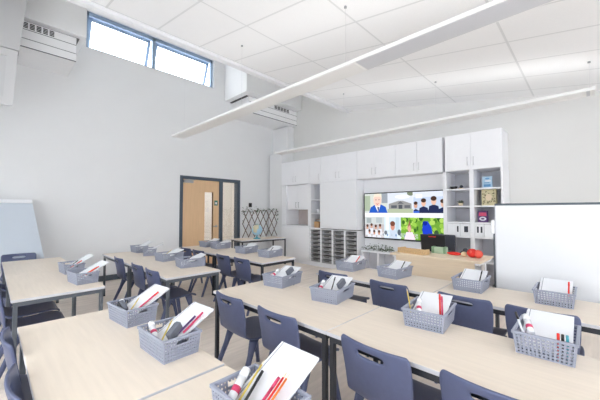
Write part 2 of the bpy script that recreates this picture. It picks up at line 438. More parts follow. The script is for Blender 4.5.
# ------------------------------------------------------------------ chairs
def make_chair():
    t = thing('school_chair', 'x', 'chair')
    prof = [(.205, .352, .165), (.198, .372, .178), (.17, .384, .19), (.10, .386, .197), (.02, .378, .197), (-.06, .374, .195), (-.12, .378, .188),
            (-.160, .394, .178), (-.182, .425, .172), (-.196, .470, .176), (-.207, .520, .184), (-.216, .565, .186), (-.2225, .600, .187),
            (-.2275, .624, .188), (-.2325, .650, .188), (-.2365, .672, .185), (-.239, .688, .172)]
    us = [-1, -.9, -.7, -.5, -.38, -.12, .12, .38, .5, .7, .9, 1]
    bm = bmesh.new(); rows = []
    for k, (x, z, w) in enumerate(prof):
        row = []
        for u in us:
            bk = min(1, max(0, (z - .40) / .1)) if k > 6 else 0
            xx = x + .030 * u * u * bk
            zz = z + (.010 * u * u if k <= 7 else 0)
            row.append(bm.verts.new((xx, u * w, zz)))
        rows.append(row)
    for k in range(len(rows) - 1):
        for i in range(len(us) - 1):
            if k == 13 and us[i] >= -.4 and us[i + 1] <= .4: continue
            f = bm.faces.new([rows[k][i], rows[k][i + 1], rows[k + 1][i + 1], rows[k + 1][i]]); f.smooth = True
    bmesh.ops.recalc_face_normals(bm, faces=bm.faces)
    me = bpy.data.meshes.new('seat_shell'); bm.to_mesh(me); bm.free(); me.materials.append(M['chair'])
    o = bpy.data.objects.new('seat_shell', me); COL.objects.link(o); o.parent = t
    s = o.modifiers.new('thick', 'SOLIDIFY'); s.thickness = .014; s.offset = 0
    s = o.modifiers.new('sub', 'SUBSURF'); s.levels = 1; s.render_levels = 1
    for sy in (-1, 1):
        for top, foot in (((.125, .150, .372), (.195, .185, 0)), ((-.085, .152, .370), (-.235, .190, 0))):
            bm = bmesh.new(); rings = []
            n = 5
            for j in range(n):
                f = j / (n - 1); x = top[0] + (foot[0] - top[0]) * f; y = (top[1] + (foot[1] - top[1]) * f) * sy; z = top[2] * (1 - f)
                a = .023 * (1 - f) + .014 * f; c = .016 * (1 - f) + .012 * f
                if j == 0: a *= 1.5; c *= 1.3
                rings.append([bm.verts.new((x + dx * a, y + dy * c, z)) for dx, dy in ((-1, -.6), (-.6, -1), (.6, -1), (1, -.6), (1, .6), (.6, 1), (-.6, 1), (-1, .6))])
            for a_, b_ in zip(rings, rings[1:]):
                for i in range(8):
                    q = bm.faces.new([a_[i], a_[(i + 1) % 8], b_[(i + 1) % 8], b_[i]]); q.smooth = True
            bm.faces.new(rings[0]); bm.faces.new(rings[-1][::-1])
            bmesh.ops.recalc_face_normals(bm, faces=bm.faces)
            me = bpy.data.meshes.new('leg'); bm.to_mesh(me); bm.free(); me.materials.append(M['chair'])
            lo = bpy.data.objects.new('leg', me); COL.objects.link(lo); lo.parent = t
    return t
CH = Proto(make_chair())
def row_chairs(x, spots, where, group):
    for y, a, which in spots:
        CH.put((x, y, 0), (0, 0, R(a)), 'navy plastic chair with slotted back, %s %s' % (which, where), group)
row_chairs(1.445, [(1.92, -2, 'first from the aisle along'), (1.40, -1, 'second from the aisle along'), (.722, -4, 'third from the aisle along'), (.25, -2, 'fourth from the aisle along')], 'near middle block', 'chairs at the near middle block')
row_chairs(2.61, [(1.87, 0, 'first from the aisle along'), (1.26, -3, 'second from the aisle along'), (.67, -3, 'third from the aisle along'), (.245, 1, 'beside the mobile whiteboard at')], 'near cabinet-side block', 'chairs at the near cabinet-side block')
row_chairs(1.41, [(4.50, 0, 'third from the aisle along'), (3.79, 0, 'second from the aisle along'), (3.33, 0, 'first from the aisle along')], 'far middle block', 'chairs at the far middle block')
row_chairs(2.50, [(4.88, 0, 'fourth from the aisle along'), (4.44, 0, 'third from the aisle along'), (3.72, -3, 'second from the aisle along'), (3.27, -3, 'first from the aisle along')], 'far cabinet-side block', 'chairs at the far cabinet-side block')
row_chairs(.275, [(3.32, 0, 'first from the aisle along'), (3.76, 0, 'second from the aisle along'), (4.55, 0, 'third from the aisle along'), (5.02, 0, 'fourth from the aisle along')], 'far easel-side block', 'chairs at the far easel-side block')
row_chairs(.295, [(2.08, 0, 'first from the aisle along'), (1.52, 0, 'second from the aisle along')], 'near easel-side block', 'chairs at the near easel-side block')
CH.put((.31, 5.70, 0), (0, 0, R(-90)), 'navy plastic chair at the table end in front of the white easel')

# ------------------------------------------------------------------ baskets
def make_basket(short):
    """local: long axis x (0.28), handle slots in the two long faces or the two short ones"""
    t = thing('storage_basket', 'x', 'basket')
    bx, by, tx, ty, H = .130, .097, .140, .107, .098
    bm = bmesh.new()
    def wall(p0, p1, q0, q1, nx, slot):
        nz = 13; cols = 2 * nx + 1
        V = [[None] * (cols + 1) for _ in range(nz + 1)]
        for j in range(nz + 1):
            f = j / nz
            a = Vector(p0).lerp(Vector(q0), f); c = Vector(p1).lerp(Vector(q1), f)
            for i in range(cols + 1):
                V[j][i] = bm.verts.new(a.lerp(c, i / cols))
        for j in range(nz):
            for i in range(cols):
                hole = (i % 2 == 1) and (j % 2 == 1) and 0 < j < nz - 1
                if slot and abs(i - cols / 2 + .5) <= cols * .16 and j in (9, 10): hole = True
                if hole: continue
                bm.faces.new([V[j][i], V[j][i + 1], V[j + 1][i + 1], V[j + 1][i]])
    B = [(-bx, -by, 0), (bx, -by, 0), (bx, by, 0), (-bx, by, 0)]
    T = [(-tx, -ty, H), (tx, -ty, H), (tx, ty, H), (-tx, ty, H)]
    for k in range(4):
        wall(B[k], B[(k + 1) % 4], T[k], T[(k + 1) % 4], 17 if k % 2 == 0 else 13, (k % 2 == 1) == short)
    bm.faces.new([bm.verts.new(Vector(p) + Vector((0, 0, .002))) for p in B])
    bmesh.ops.remove_doubles(bm, verts=bm.verts, dist=.0004)
    bmesh.ops.recalc_face_normals(bm, faces=bm.faces)
    me = bpy.data.meshes.new('lattice_body'); bm.to_mesh(me); bm.free(); me.materials.append(M['basket'])
    o = bpy.data.objects.new('lattice_body', me); COL.objects.link(o); o.parent = t
    s = o.modifiers.new('thick', 'SOLIDIFY'); s.thickness = .004; s.offset = 0
    m = MB(); r = .006
    m.box(-tx - r, tx + r, -ty - r, -ty + r, H - .008, H + .004, 'basket', .002); m.box(-tx - r, tx + r, ty - r, ty + r, H - .008, H + .004, 'basket', .002)
    m.box(-tx - r, -tx + r, -ty + r, ty - r, H - .008, H + .004, 'basket', .002); m.box(tx - r, tx + r, -ty + r, ty - r, H - .008, H + .004, 'basket', .002)
    m.build('rim', t)
    return t
BKL = Proto(make_basket(False)); BKS = Proto(make_basket(True))
def make_board():
    m = MB(); m.box(0, .290, -.092, .092, 0, .006, 'paper', .0015)
    t = thing('answer_board', 'x', 'answer board')
    m.build('panel', t)
    m = MB(); m.box(.0, .290, .078, .082, .0058, .0066, 'edge'); m.build('edge_line', t)
    return t
BD = Proto(make_board())
def make_pen(body, cap, name, cat):
    t = thing(name, 'x', cat)
    m = MB(); m.tube((0, 0, 0), (0, 0, .092), .0048, .0048, body, 8); m.build('barrel', t)
    m = MB(); m.tube((0, 0, .092), (0, 0, .126), .0055, .0052, cap, 8); m.build('cap', t)
    return t
PENS = {k: Proto(make_pen(a, c, 'marker_pen', 'pen')) for k, (a, c) in {'red': ('red', 'red'), 'black': ('black', 'black'), 'teal': ('teal', 'teal'), 'pink': ('pink', 'pink'), 'white-barrelled': ('paper', 'black'), 'purple': ('purple', 'purple')}.items()}
def make_pencil(body):
    t = thing('pencil', 'x', 'pencil')
    m = MB(); m.tube((0, 0, 0), (0, 0, .135), .0038, .0038, body, 6); m.build('shaft', t)
    m = MB(); m.tube((0, 0, .135), (0, 0, .153), .0038, .0012, 'cream', 6); m.build('tip', t)
    return t
PCL = {k: Proto(make_pencil(k)) for k in ('yellow', 'orange', 'red')}
def make_glue():
    t = thing('glue_stick', 'x', 'glue stick')
    m = MB(); m.tube((0, 0, 0), (0, 0, .085), .0145, .0145, 'white_gloss', 16); 
    m.build('tube', t)
    m = MB(); m.tube((0, 0, .03), (0, 0, .05), .0149, .0149, 'pink', 16); m.build('label_band', t)
    m = MB(); m.tube((0, 0, .085), (0, 0, .115), .0152, .0145, 'white_gloss', 16); m.build('cap', t)
    return t
GL = Proto(make_glue())
def make_eraser():
    t = thing('board_eraser', 'x', 'eraser')
    m = MB(); m.box(-.022, .022, -.013, .013, 0, .078, 'felt', .004); m.build('felt_pad', t)
    m = MB(); m.box(-.019, .019, .013, .019, .004, .074, 'black', .003); m.build('backing', t)
    return t
ER = Proto(make_eraser())
TZ = .64
def item(p, cx, cy, rz, lx, ly, lz, tilt, az, label, group=None):
    """p leans: its z axis tilts by `tilt` towards azimuth `az` (degrees, world)"""
    c, s = math.cos(rz), math.sin(rz)
    x, y = cx + c * lx - s * ly, cy + s * lx + c * ly
    q = Matrix.Rotation(R(az), 4, 'Z') @ Matrix.Rotation(R(tilt), 4, 'Y')
    p.put((x, y, TZ + lz), q.to_euler(), label, group)
BASK = [  # x, y, rotation of long axis, board tilt, where
 ('b1', .600, 2.02, 96, 27, 'at far end of near easel-side block'),
 ('b2', .610, 1.46, 93, 28, 'second along near easel-side block'),
 ('b3', .610, .74, 90, 29, 'third along near easel-side block'),
 ('b4', .60, 4.05, 94, 22, 'closer to easel on far easel-side block'),
 ('b5', .59, 3.42, 97, 22, 'by the aisle on far easel-side block'),
 ('b6', 1.69, 5.24, 92, 10, 'first from wall on far middle block'),
 ('b7', 1.69, 4.78, 70, 18, 'second from wall on far middle block'),
 ('b8', 1.70, 4.10, 5, 24, 'third from wall on far middle block'),
 ('b9', 1.69, 3.47, -9, 26, 'by the aisle on far middle block'),
 ('b10', 2.86, 5.12, 2, 18, 'first from door on far cabinet-side block'),
 ('b11', 2.87, 4.74, -3, 16, 'second from door on far cabinet-side block'),
 ('b12', 2.86, 3.95, 8, 20, 'third from door on far cabinet-side block'),
 ('b13', 2.86, 3.37, 6, 24, 'by the aisle on far cabinet-side block'),
 ('b14', 1.86, 2.02, 9, 24, 'first from aisle on near middle block'),
 ('b15', 1.825, 1.42, 10, 25, 'second from aisle on near middle block'),
 ('b16', 1.83, .70, 6, 30, 'third from aisle on near middle block'),
 ('b17', 1.865, .165, 0, 34, 'fourth from aisle on near middle block'),
 ('b18', 3.00, 1.97, 3, 22, 'first from aisle on near cabinet-side block'),
 ('b19', 3.0, 1.44, -6, 26, 'second from aisle on near cabinet-side block'),
 ('b20', 2.99, .745, 1, 26, 'third from aisle on near cabinet-side block'),
 ('b21', 3.0, .20, 0, 28, 'fourth from aisle on near cabinet-side block')]
ADJ = {'b1': (.02, 0), 'b3': (-.01, .02), 'b4': (.03, 0), 'b5': (.03, 0)}
BASK = [(k, x + ADJ.get(k, (0, 0))[0], y + ADJ.get(k, (0, 0))[1], *q) for k, x, y, *q in BASK]
BASK = [(k, min(x, 2.87) if k in ('b18', 'b19', 'b20', 'b21') else x, *r) for k, x, *r in BASK]
for k, x, y, rd, tl, w in BASK:
    rz = R(rd); lng = abs(rd) < 45
    kb = (BKL if lng else BKS).put((x, y, TZ), (0, 0, rz), 'grey lattice basket ' + w, 'grey lattice baskets on the tables')
    kb.scale = (1.04, 1.04, 1) if lng else (.95, .82, 1)
    ang = -tl
    sx = -.108 if lng else -.070
    tw = R((rd if lng else rd - 90))
    # boards lean up towards the cabinet wall and rest on the far rim
    top = MB
    zr = .118; run = (.145 if lng else .112) - sx
    th = math.atan2(zr - .022, run)
    for n, (dz, dy, lab) in enumerate(((.0, .002, 'white answer board underneath in the basket ' + w), (.007, -.002, 'white answer board leaning on top in the basket ' + w))):
        px = x + math.cos(tw) * sx - math.sin(tw) * dy; py = y + math.sin(tw) * sx + math.cos(tw) * dy
        q = Matrix.Rotation(tw, 4, 'Z') @ Matrix.Rotation(-th, 4, 'Y')
        off = q.to_3x3() @ Vector((0, 0, dz))
        sc = 1
        BD.put((px + off.x, py + off.y, TZ + .022 + off.z), q.to_euler(), lab, 'white answer boards in the baskets')
# contents of the near baskets and a few pens in the others
def W(k): return [r for r in BASK if r[0] == k][0]
def put(p, k, dx, dy, dz, tilt, az, lab, group='pens and tools in the baskets'):
    _, x, y, rd, tl, w = W(k)
    lng = abs(rd) < 45; s0, sl = (-.108, .42) if lng else (-.070, .50)
    if dx > s0 and abs(dy) < .125:
        dz = max(dz, .022 + (dx - s0) * sl + (.040 if p is ER else .034 if p is GL else .022))
        if math.cos(R(az)) > .3: tilt = min(tilt, 62)
    item(p, x, y, 0, dx, dy, dz, tilt, az, lab + ' in the basket ' + w, group)
# dx, dy are world offsets from the basket centre
put(GL, 'b3', -.062, .070, .045, 62, 22, 'white glue stick lying')
put(PCL['yellow'], 'b3', -.052, .040, .065, 60, 12, 'yellow pencil lying')
put(PENS['black'], 'b3', -.055, .018, .060, 60, 14, 'black marker leaning')
put(PCL['red'], 'b3', -.062, -.062, .07, 60, 4, 'red pencil leaning')
put(PCL['orange'], 'b3', -.060, -.074, .07, 60, 4, 'orange pencil leaning')
put(PENS['pink'], 'b3', -.058, -.046, .07, 60, 4, 'pink pen leaning')
put(GL, 'b2', -.055, .02, .05, 70, 80, 'white glue stick lying')
put(PCL['yellow'], 'b2', -.060, -.040, .05, 60, 42, 'yellow pencil lying')
put(ER, 'b2', -.030, -.075, .045, 60, 25, 'dark grey board eraser lying')
put(PENS['pink'], 'b2', .030, -.085, .055, 60, 10, 'pink pen leaning')
put(PENS['purple'], 'b2', .0, -.066, .055, 60, 10, 'purple pen lying on the board')
put(GL, 'b1', -.05, .0, .055, 75, 80, 'white glue stick lying')
put(ER, 'b1', -.052, -.05, .05, 60, 100, 'dark grey board eraser lying')
put(PCL['yellow'], 'b1', -.055, -.08, .05, 60, 42, 'yellow pencil lying')
put(PENS['red'], 'b1', .02, -.08, .06, 60, 10, 'red pen leaning')
put(PENS['pink'], 'b1', -.01, -.088, .055, 60, 10, 'pink pen lying on the board')
put(PENS['red'], 'b17', -.122, -.050, .0, 3, 180, 'red marker standing')
put(PENS['black'], 'b17', -.122, -.065, .0, 3, 180, 'black marker standing')
put(PENS['teal'], 'b17', -.122, -.080, .0, 3, 180, 'teal marker standing')
put(GL, 'b17', -.06, .050, .06, 78, 20, 'white glue stick lying')
put(PENS['white-barrelled'], 'b17', -.09, .07, .03, 22, 60, 'white-barrelled marker leaning')
put(PENS['pink'], 'b16', -.06, -.092, .045, 40, 20, 'pink pen leaning')
put(PENS['red'], 'b16', -.045, -.075, .045, 40, 20, 'red pen leaning')
put(PCL['yellow'], 'b16', -.085, .075, .03, 35, 40, 'yellow pencil leaning')
put(GL, 'b16', -.085, .03, .06, 78, 20, 'white glue stick lying')
put(GL, 'b15', -.10, .05, .06, 78, 20, 'white glue stick lying')
put(PENS['black'], 'b15', -.05, -.025, .05, 50, 20, 'black marker leaning')
put(ER, 'b15', -.02, -.07, .05, 62, 0, 'dark grey board eraser lying')
put(ER, 'b14', -.01, -.07, .05, 62, 0, 'dark grey board eraser lying')
put(GL, 'b14', -.09, .05, .06, 75, 10, 'white glue stick lying')
put(PENS['red'], 'b4', -.03, -.11, .055, 70, 15, 'red pen leaning')
put(PENS['black'], 'b4', -.04, -.06, .05, 65, 30, 'black marker lying')
put(PENS['red'], 'b5', .0, -.11, .06, 70, 15, 'red pen leaning')
put(PCL['orange'], 'b5', -.03, -.085, .055, 72, 10, 'orange pencil leaning')
put(PENS['red'], 'b21', -.05, -.075, .035, 52, 0, 'red marker standing')
put(PENS['black'], 'b20', -.045, -.07, .035, 50, 0, 'black marker standing')
put(PENS['black'], 'b19', -.035, -.075, .035, 55, 0, 'black marker standing')
put(PENS['red'], 'b18', -.04, -.075, .035, 55, 0, 'red marker leaning')
put(PENS['black'], 'b9', -.07, -.02, .05, 70, 20, 'black marker lying')
put(PCL['yellow'], 'b8', -.07, .0, .05, 70, 20, 'yellow pencil lying')
put(PENS['black'], 'b13', -.06, -.05, .05, 60, 20, 'black marker lying')
put(PENS['white-barrelled'], 'b12', -.07, .0, .05, 70, 20, 'white-barrelled marker lying')

# ------------------------------------------------------------------ cabinet wall
XF = 5.37                     # plane of the cabinet fronts
def carcass(m, x0, x1, y0, y1, z0, z1, t=.018, mat_='white', back='shelf_back'):
    m.box(x0, x1, y0, y0 + t, z0, z1, mat_); m.box(x0, x1, y1 - t, y1, z0, z1, mat_)
    m.box(x0, x1, y0 + t, y1 - t, z0, z0 + t, mat_); m.box(x0, x1, y0 + t, y1 - t, z1 - t, z1, mat_)
    m.box(x1 - .012, x1, y0 + t, y1 - t, z0 + t, z1 - t, back)
def doors(t, org, y_edges, z0, z1, x=XF, hz=(.08, .24), hside=None, hm='handle'):
    for k in range(len(y_edges) - 1):
        a, c = y_edges[k], y_edges[k + 1]
        m = MB(); m.box(x - .018 - org[0], x - org[0], a + .002 - org[1], c - .002 - org[1], z0 - org[2], z1 - org[2], 'white', .0015)
        d = m.build('door', t)
        if hside:
            hy = (a + .045 if hside[k] == 'a' else c - .045) - org[1]
            h = MB(); hx = x - .018 - org[0]
            h.tube((hx - .028, hy, z0 + hz[0] - org[2]), (hx - .028, hy, z0 + hz[1] - org[2]), .005, .005, hm, 8)
            h.tube((hx, hy, z0 + hz[0] + .01 - org[2]), (hx - .028, hy, z0 + hz[0] + .01 - org[2]), .004, .004, hm, 6)
            h.tube((hx, hy, z0 + hz[1] - .01 - org[2]), (hx - .028, hy, z0 + hz[1] - .01 - org[2]), .004, .004, hm, 6)
            h.build('handle', d)
XK = XB - .004
def upper(y0, y1, edges, sides, label):
    org = (XF, (y0 + y1) / 2, 1.965)
    t = thing('wall_cabinet', label, 'cabinet', org, 0, 'white cupboards along the top of the wall')
    m = MB(); m.box(0, XK - XF, y0 - org[1], y1 - org[1], 0, .60, 'white'); m.build('carcass', t)
    doors(t, org, edges, 1.97, 2.56, XF, (.06, .20), sides)
upper(4.862, 5.86, [4.862, 5.36, 5.86], ['b', 'a'], 'white two-door wall cupboard above the sink alcove')
upper(4.512, 4.858, [4.512, 4.858], ['a'], 'narrow white single-door wall cupboard above the open book column')
upper(3.512, 4.508, [3.512, 4.01, 4.508], ['b', 'a'], 'white two-door wall cupboard above the plain white panel')
upper(2.652, 3.508, [2.652, 3.10, 3.508], ['b', 'a'], 'white two-door wall cupboard over the screen, touching the panel side')
upper(1.80, 2.648, [1.80, 2.24, 2.648], ['b', 'a'], 'white two-door wall cupboard over the screen, touching the open shelves')
upper(.94, 1.76, [.95, 1.365, 1.755], ['b', 'a'], 'white two-door wall cupboard above the open display shelves')

# sink alcove: sides, hung cupboard, worktop, base unit
ORG = (XF, 5.36, 0)
t = thing('alcove_unit', 'white tall surround of the sink alcove next to the corner boxing', 'unit', ORG)
m = MB()
m.box(0, XK - XF, 5.70 - 5.36, 5.86 - 5.36, .94, 1.96, 'white'); m.build('side_panel', t)
m = MB(); m.box(0, XK - XF, 4.862 - 5.36, 4.93 - 5.36, .94, 1.96, 'white'); m.build('side_panel', t)
m = MB(); m.box(XK - XF - .01, XK - XF, 4.93 - 5.36, 5.70 - 5.36, .94, 1.34, 'splash'); m.build('splashback', t)
org = (XF + .06, 5.315, 1.335)
t = thing('hung_cupboard', 'white hung two-door cupboard set back inside the alcove', 'cupboard', org)
m = MB(); m.box(0, XK - org[0] - .02, 4.935 - org[1], 5.695 - org[1], 0, .62, 'white'); m.build('carcass', t)
doors(t, org, [4.935, 5.315, 5.695], 1.34, 1.955, org[0], (.04, .18), ['b', 'a'], 'metal')
t = thing('sink_worktop', 'pale worktop along the bottom of the alcove', 'worktop', (XF, 5.36, .90))
m = MB(); m.box(-.01, XK - XF, 4.864 - 5.36, 5.86 - 5.36, 0, .036, 'white_gloss', .003); m.build('slab', t)
org = (XF, 5.36, 0)
t = thing('base_cabinet', 'white two-door floor cabinet beneath the alcove worktop', 'cabinet', org)
m = MB(); m.box(.002, XK - XF, 4.864 - 5.36, 5.86 - 5.36, .10, .898, 'white'); m.build('carcass', t)
m = MB(); m.box(.03, XK - XF, 4.864 - 5.36, 5.86 - 5.36, 0, .10, 'white'); m.build('plinth', t)
doors(t, org, [4.864, 5.36, 5.86], .11, .89, XF)
# tap
m = MB(); m.tube((5.72, 5.05, .936), (5.72, 5.05, 1.10), .010, .010, 'metal'); m.tube((5.72, 5.05, 1.10), (5.60, 5.05, 1.12), .008, .008, 'metal')
tag(m.build('sink_tap'), 'thin metal tap on the alcove worktop', 'tap')

# open book column
t = thing('book_column', 'narrow open white shelving column between alcove and plain panel', 'shelving', (XF, 4.685, .88))
m = MB(); m2 = MB()
o3 = (XF, 4.685, .88)
carcass(m, 0, XK - XF, 4.512 - o3[1], 4.858 - o3[1], 0, 1.08, .022); m.build('carcass', t)
for z in (1.245, 1.565):
    m = MB(); m.box(.01, XK - XF - .014, 4.536 - o3[1], 4.834 - o3[1], z - .88 - .018, z - .88, 'white'); m.build('shelf', t)
m = MB(); m.lathe([(.0, 0), (.035, 0), (.038, .05), (.042, .10), (.038, .10), (.034, .01), (0, .008)], 'white_gloss', 16)
m.tube((.04, 0, .03), (.062, 0, .05), .005, .005, 'white_gloss', 6); m.tube((.062, 0, .05), (.04, 0, .08), .005, .005, 'white_gloss', 6)
o = m.build('white_mug', None, (5.46, 4.66, 1.246)); tag(o, 'small white mug on the middle shelf of the narrow column', 'mug')
t = thing('wooden_box', 'small open wooden box at the bottom of the narrow column', 'box', (5.48, 4.70, .903))
m = MB()
m.box(-.06, .06, -.07, -.06, 0, .14, 'box_wood'); m.box(-.06, .06, .06, .07, 0, .14, 'box_wood'); m.box(-.06, -.05, -.06, .06, 0, .14, 'box_wood'); m.box(.05, .06, -.06, .06, 0, .14, 'box_wood'); m.box(-.05, .05, -.06, .06, 0, .01, 'box_wood')
m.build('crate', t)
m = MB(); m.tube((0, -.065, .10), (0, -.065, .19), .005, .005, 'box_wood', 6); m.tube((0, .065, .10), (0, .065, .19), .005, .005, 'box_wood', 6); m.tube((0, -.065, .19), (0, .065, .19), .005, .005, 'box_wood', 6)
m.build('carry_handle', t)

# plain white writing panel
t = thing('writing_board', 'large plain white sliding panel above the grey trays', 'writing board', (XF, 4.01, .90))
m = MB(); m.box(-.05, -.012, 3.512 - 4.01, 4.505 - 4.01, 0, 1.058, 'white_gloss', .004); m.build('board', t)
m = MB(); m.box(-.012, XK - XF, 3.512 - 4.01, 4.505 - 4.01, 0, 1.058, 'white'); m.build('backing_unit', t)

# tray unit
t = thing('tray_unit', 'white floor unit with four columns of shallow grey trays', 'tray unit', (XF, 4.185, 0))
o4 = (XF, 4.185)
ye = [3.512, 3.85, 4.187, 4.523, 4.858]
m = MB(); m.box(0.005, XK - XF, 3.512 - o4[1], 4.858 - o4[1], .06, .10, 'white'); m.box(0.005, XK - XF, 3.512 - o4[1], 4.858 - o4[1], .862, .878, 'white')
for y in ye:
    a = max(y - .022, 3.512); c = min(y + .022, 4.858)
    m.box(0, XK - XF, a - o4[1], c - o4[1], .10, .862, 'white')
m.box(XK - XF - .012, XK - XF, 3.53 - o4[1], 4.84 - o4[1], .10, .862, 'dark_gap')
m.build('carcass', t)
m = MB(); m.box(.012, XK - XF, 3.512 - o4[1], 4.858 - o4[1], 0, .06, 'white'); m.build('plinth', t)
def make_tray():
    t = thing('storage_tray', 'x', 'tray')
    w, d, h = .142, .40, .066
    m = MB(); m.box(0, .008, -w, w, 0, h, 'grey_tray', .003); m.box(.008, d, -w, -w + .004, .004, h, 'grey_tray'); m.box(.008, d, w - .004, w, .004, h, 'grey_tray')
    m.box(.008, d, -w + .004, w - .004, .0, .004, 'grey_tray'); m.box(d - .004, d, -w + .004, w - .004, .004, h, 'grey_tray'); m.build('tub', t)
    m = MB(); m.prism([(-.085, .066), (.085, .066), (.062, .034), (-.062, .034)], 'x', -.004, .002, 'dark_gap'); m.build('finger_pull', t)
    m = MB(); m.box(-.010, .004, -w - .003, w + .003, h - .008, h + .002, 'grey_tray', .002); m.build('lip', t)
    return t
TR = Proto(make_tray())
cn = ['beside the screen', 'second from the screen', 'third from the screen', 'beside the sink cabinet']
rn = ['bottom', 'seventh', 'sixth', 'fifth', 'fourth', 'third', 'second', 'top']
for c in range(4):
    for r in range(8):
        TR.put((XF + .01, (ye[c] + ye[c + 1]) / 2, .104 + r * .0945), (0, 0, 0), 'shallow grey tray, %s in the tray column %s' % (rn[r] if r in (0, 7) else rn[r] + ' from top', cn[c]), 'grey trays in the tray unit')

b = MB(); b.box(5.62, XB, 1.802, 3.510, 0, 1.963, 'white'); struct(b.build('wall_screen_panel'))
# recessed wall panel behind the screen reads as painted wall already; low cube shelves below it
t = thing('low_shelf_unit', 'low pale cube shelf unit standing under the screen', 'shelf unit', (XF, 2.87, 0))
o5 = (XF, 2.87)
m = MB(); dv = [2.30, 2.69, 3.05, 3.41]
m.box(0, .246, 2.28 - o5[1], 3.44 - o5[1], .46, .49, 'white'); m.box(0, .246, 2.28 - o5[1], 3.44 - o5[1], .07, .10, 'white')
for y in dv: m.box(.002, .246, y - .018 - o5[1], y + .018 - o5[1], .10, .46, 'white')
m.box(.236, .246, 2.30 - o5[1], 3.42 - o5[1], .10, .46, 'shelf_back'); m.build('carcass', t)
m = MB(); m.box(.02, .246, 2.28 - o5[1], 3.44 - o5[1], 0, .07, 'white'); m.build('plinth', t)
m = MB()
for i in range(150):
    y = random.uniform(-.33, .30); x = random.uniform(-.08, .08); z = abs(random.gauss(0, .035)) * (1.6 - abs(y) * 2) + .012
    d = Vector((random.uniform(-1, 1), random.uniform(-1, 1), random.uniform(-.3, 1))).normalized(); s = d.orthogonal().normalized(); L = random.uniform(.03, .055)
    c = Vector((x, y, z)); nrm = d.cross(s)
    p = [c, c + d * L * .5 + s * L * .28 + nrm * .004, c + d * L, c + d * L * .5 - s * L * .28 + nrm * .004]
    for q in p: q.z = max(q.z, .003)
    m.poly(p, 'leaf')
for i in range(12):
    y = random.uniform(-.3, .25); m.tube((random.uniform(-.05, .05), y, .006), (random.uniform(-.06, .06), y + random.uniform(-.12, .12), random.uniform(.02, .08)), .003, .002, 'twig', 5)
tag(m.build('leaf_garland', None, (5.50, 3.14, .49)), 'trailing green leaf garland lying on the low cube shelves', 'garland')

# open display shelves
t = thing('display_shelves', 'open white display shelving in two bays beside the screen', 'shelving', (XF, 1.35, 0))
o6 = (XF, 1.35)
m = MB(); T_ = .045
for y0, y1 in ((.935, .965), (1.335, 1.395), (1.745, 1.80)): m.box(0, XK - XF, y0 - o6[1], y1 - o6[1], 0, 1.962, 'white')
m.build('upright', t)
m = MB(); m.box(XK - XF - .012, XK - XF, .965 - o6[1], 1.745 - o6[1], .06, 1.955, 'shelf_back'); m.build('back_panel', t)
for z in (1.665, 1.385, 1.118, .885, .50, .06):
    for y0, y1 in ((.965, 1.335), (1.395, 1.745)):
        m = MB(); m.box(.004, XK - XF - .014, y0 + .001 - o6[1], y1 - .001 - o6[1], z - .022, z, 'white'); m.build('shelf', t)
m = MB(); m.box(.02, XK - XF - .014, .966 - o6[1], 1.744 - o6[1], 0, .035, 'white'); m.build('plinth', t)
# white filing boxes with dark slots
def file_box(y0, y1, slot, label):
    t = thing('filing_box', label, 'box', (XF + .01, (y0 + y1) / 2, .886), 0, 'white filing boxes on the shelf below the books')
    oy = (y0 + y1) / 2
    m = MB(); m.box(-.012, .30, y0 - oy, y1 - oy, 0, .205, 'white_gloss', .004); m.build('body', t)
    for s, w in slot:
        m = MB(); m.box(-.015, -.011, s - w / 2 - oy, s + w / 2 - oy, .07, .165, 'slate'); m.build('label_slot', t)
file_box(1.545, 1.742, [(1.578, .022), (1.66, .10)][:1], 'white filing box with one thin dark slot, next to the screen')
file_box(1.40, 1.541, [(1.454, .058)], 'white filing box with one wide dark slot, by the middle upright')
file_box(1.20, 1.333, [(1.285, .024), (1.235, .024)], 'white filing box with two thin dark slots side by side')
file_box(.968, 1.196, [], 'plain white filing box at the outer end of the shelf')
m = MB(); m.lathe([(0, 0), (.03, 0), (.055, .025), (.06, .05), (.055, .05), (.045, .022), (0, .012)], 'black', 18)
tag(m.build('black_bowl', None, (5.52, 1.675, 1.6652)), 'small black bowl on the top display shelf', 'bowl')
t = thing('ornament', 'tiny dark ornament on a pale base on the top display shelf', 'ornament', (5.52, 1.555, 1.6652))
m = MB(); m.box(-.03, .03, -.03, .03, 0, .02, 'beige', .003); m.build('base', t)
m = MB(); m.sphere((0, 0, .045), .028, 'slate', (1, 1, .9)); m.build('figure', t)
t = thing('potted_plant', 'tiny potted plant in a cream pot on the display shelf', 'plant', (5.52, 1.57, 1.3852))
m = MB(); m.lathe([(0, 0), (.028, 0), (.04, .05), (.036, .05), (0, .045)], 'cream', 16); m.build('pot', t)
m = MB()
for i in range(40):
    a = random.uniform(0, 2 * PI); e = random.uniform(.3, 1.3); d = Vector((math.cos(a) * math.cos(e), math.sin(a) * math.cos(e), math.sin(e))); s = d.orthogonal().normalized(); L = random.uniform(.04, .07)
    c = Vector((0, 0, .045)); m.poly([c, c + d * L * .6 + s * .009, c + d * L, c + d * L * .6 - s * .009], 'leaf')
m.build('foliage', t)
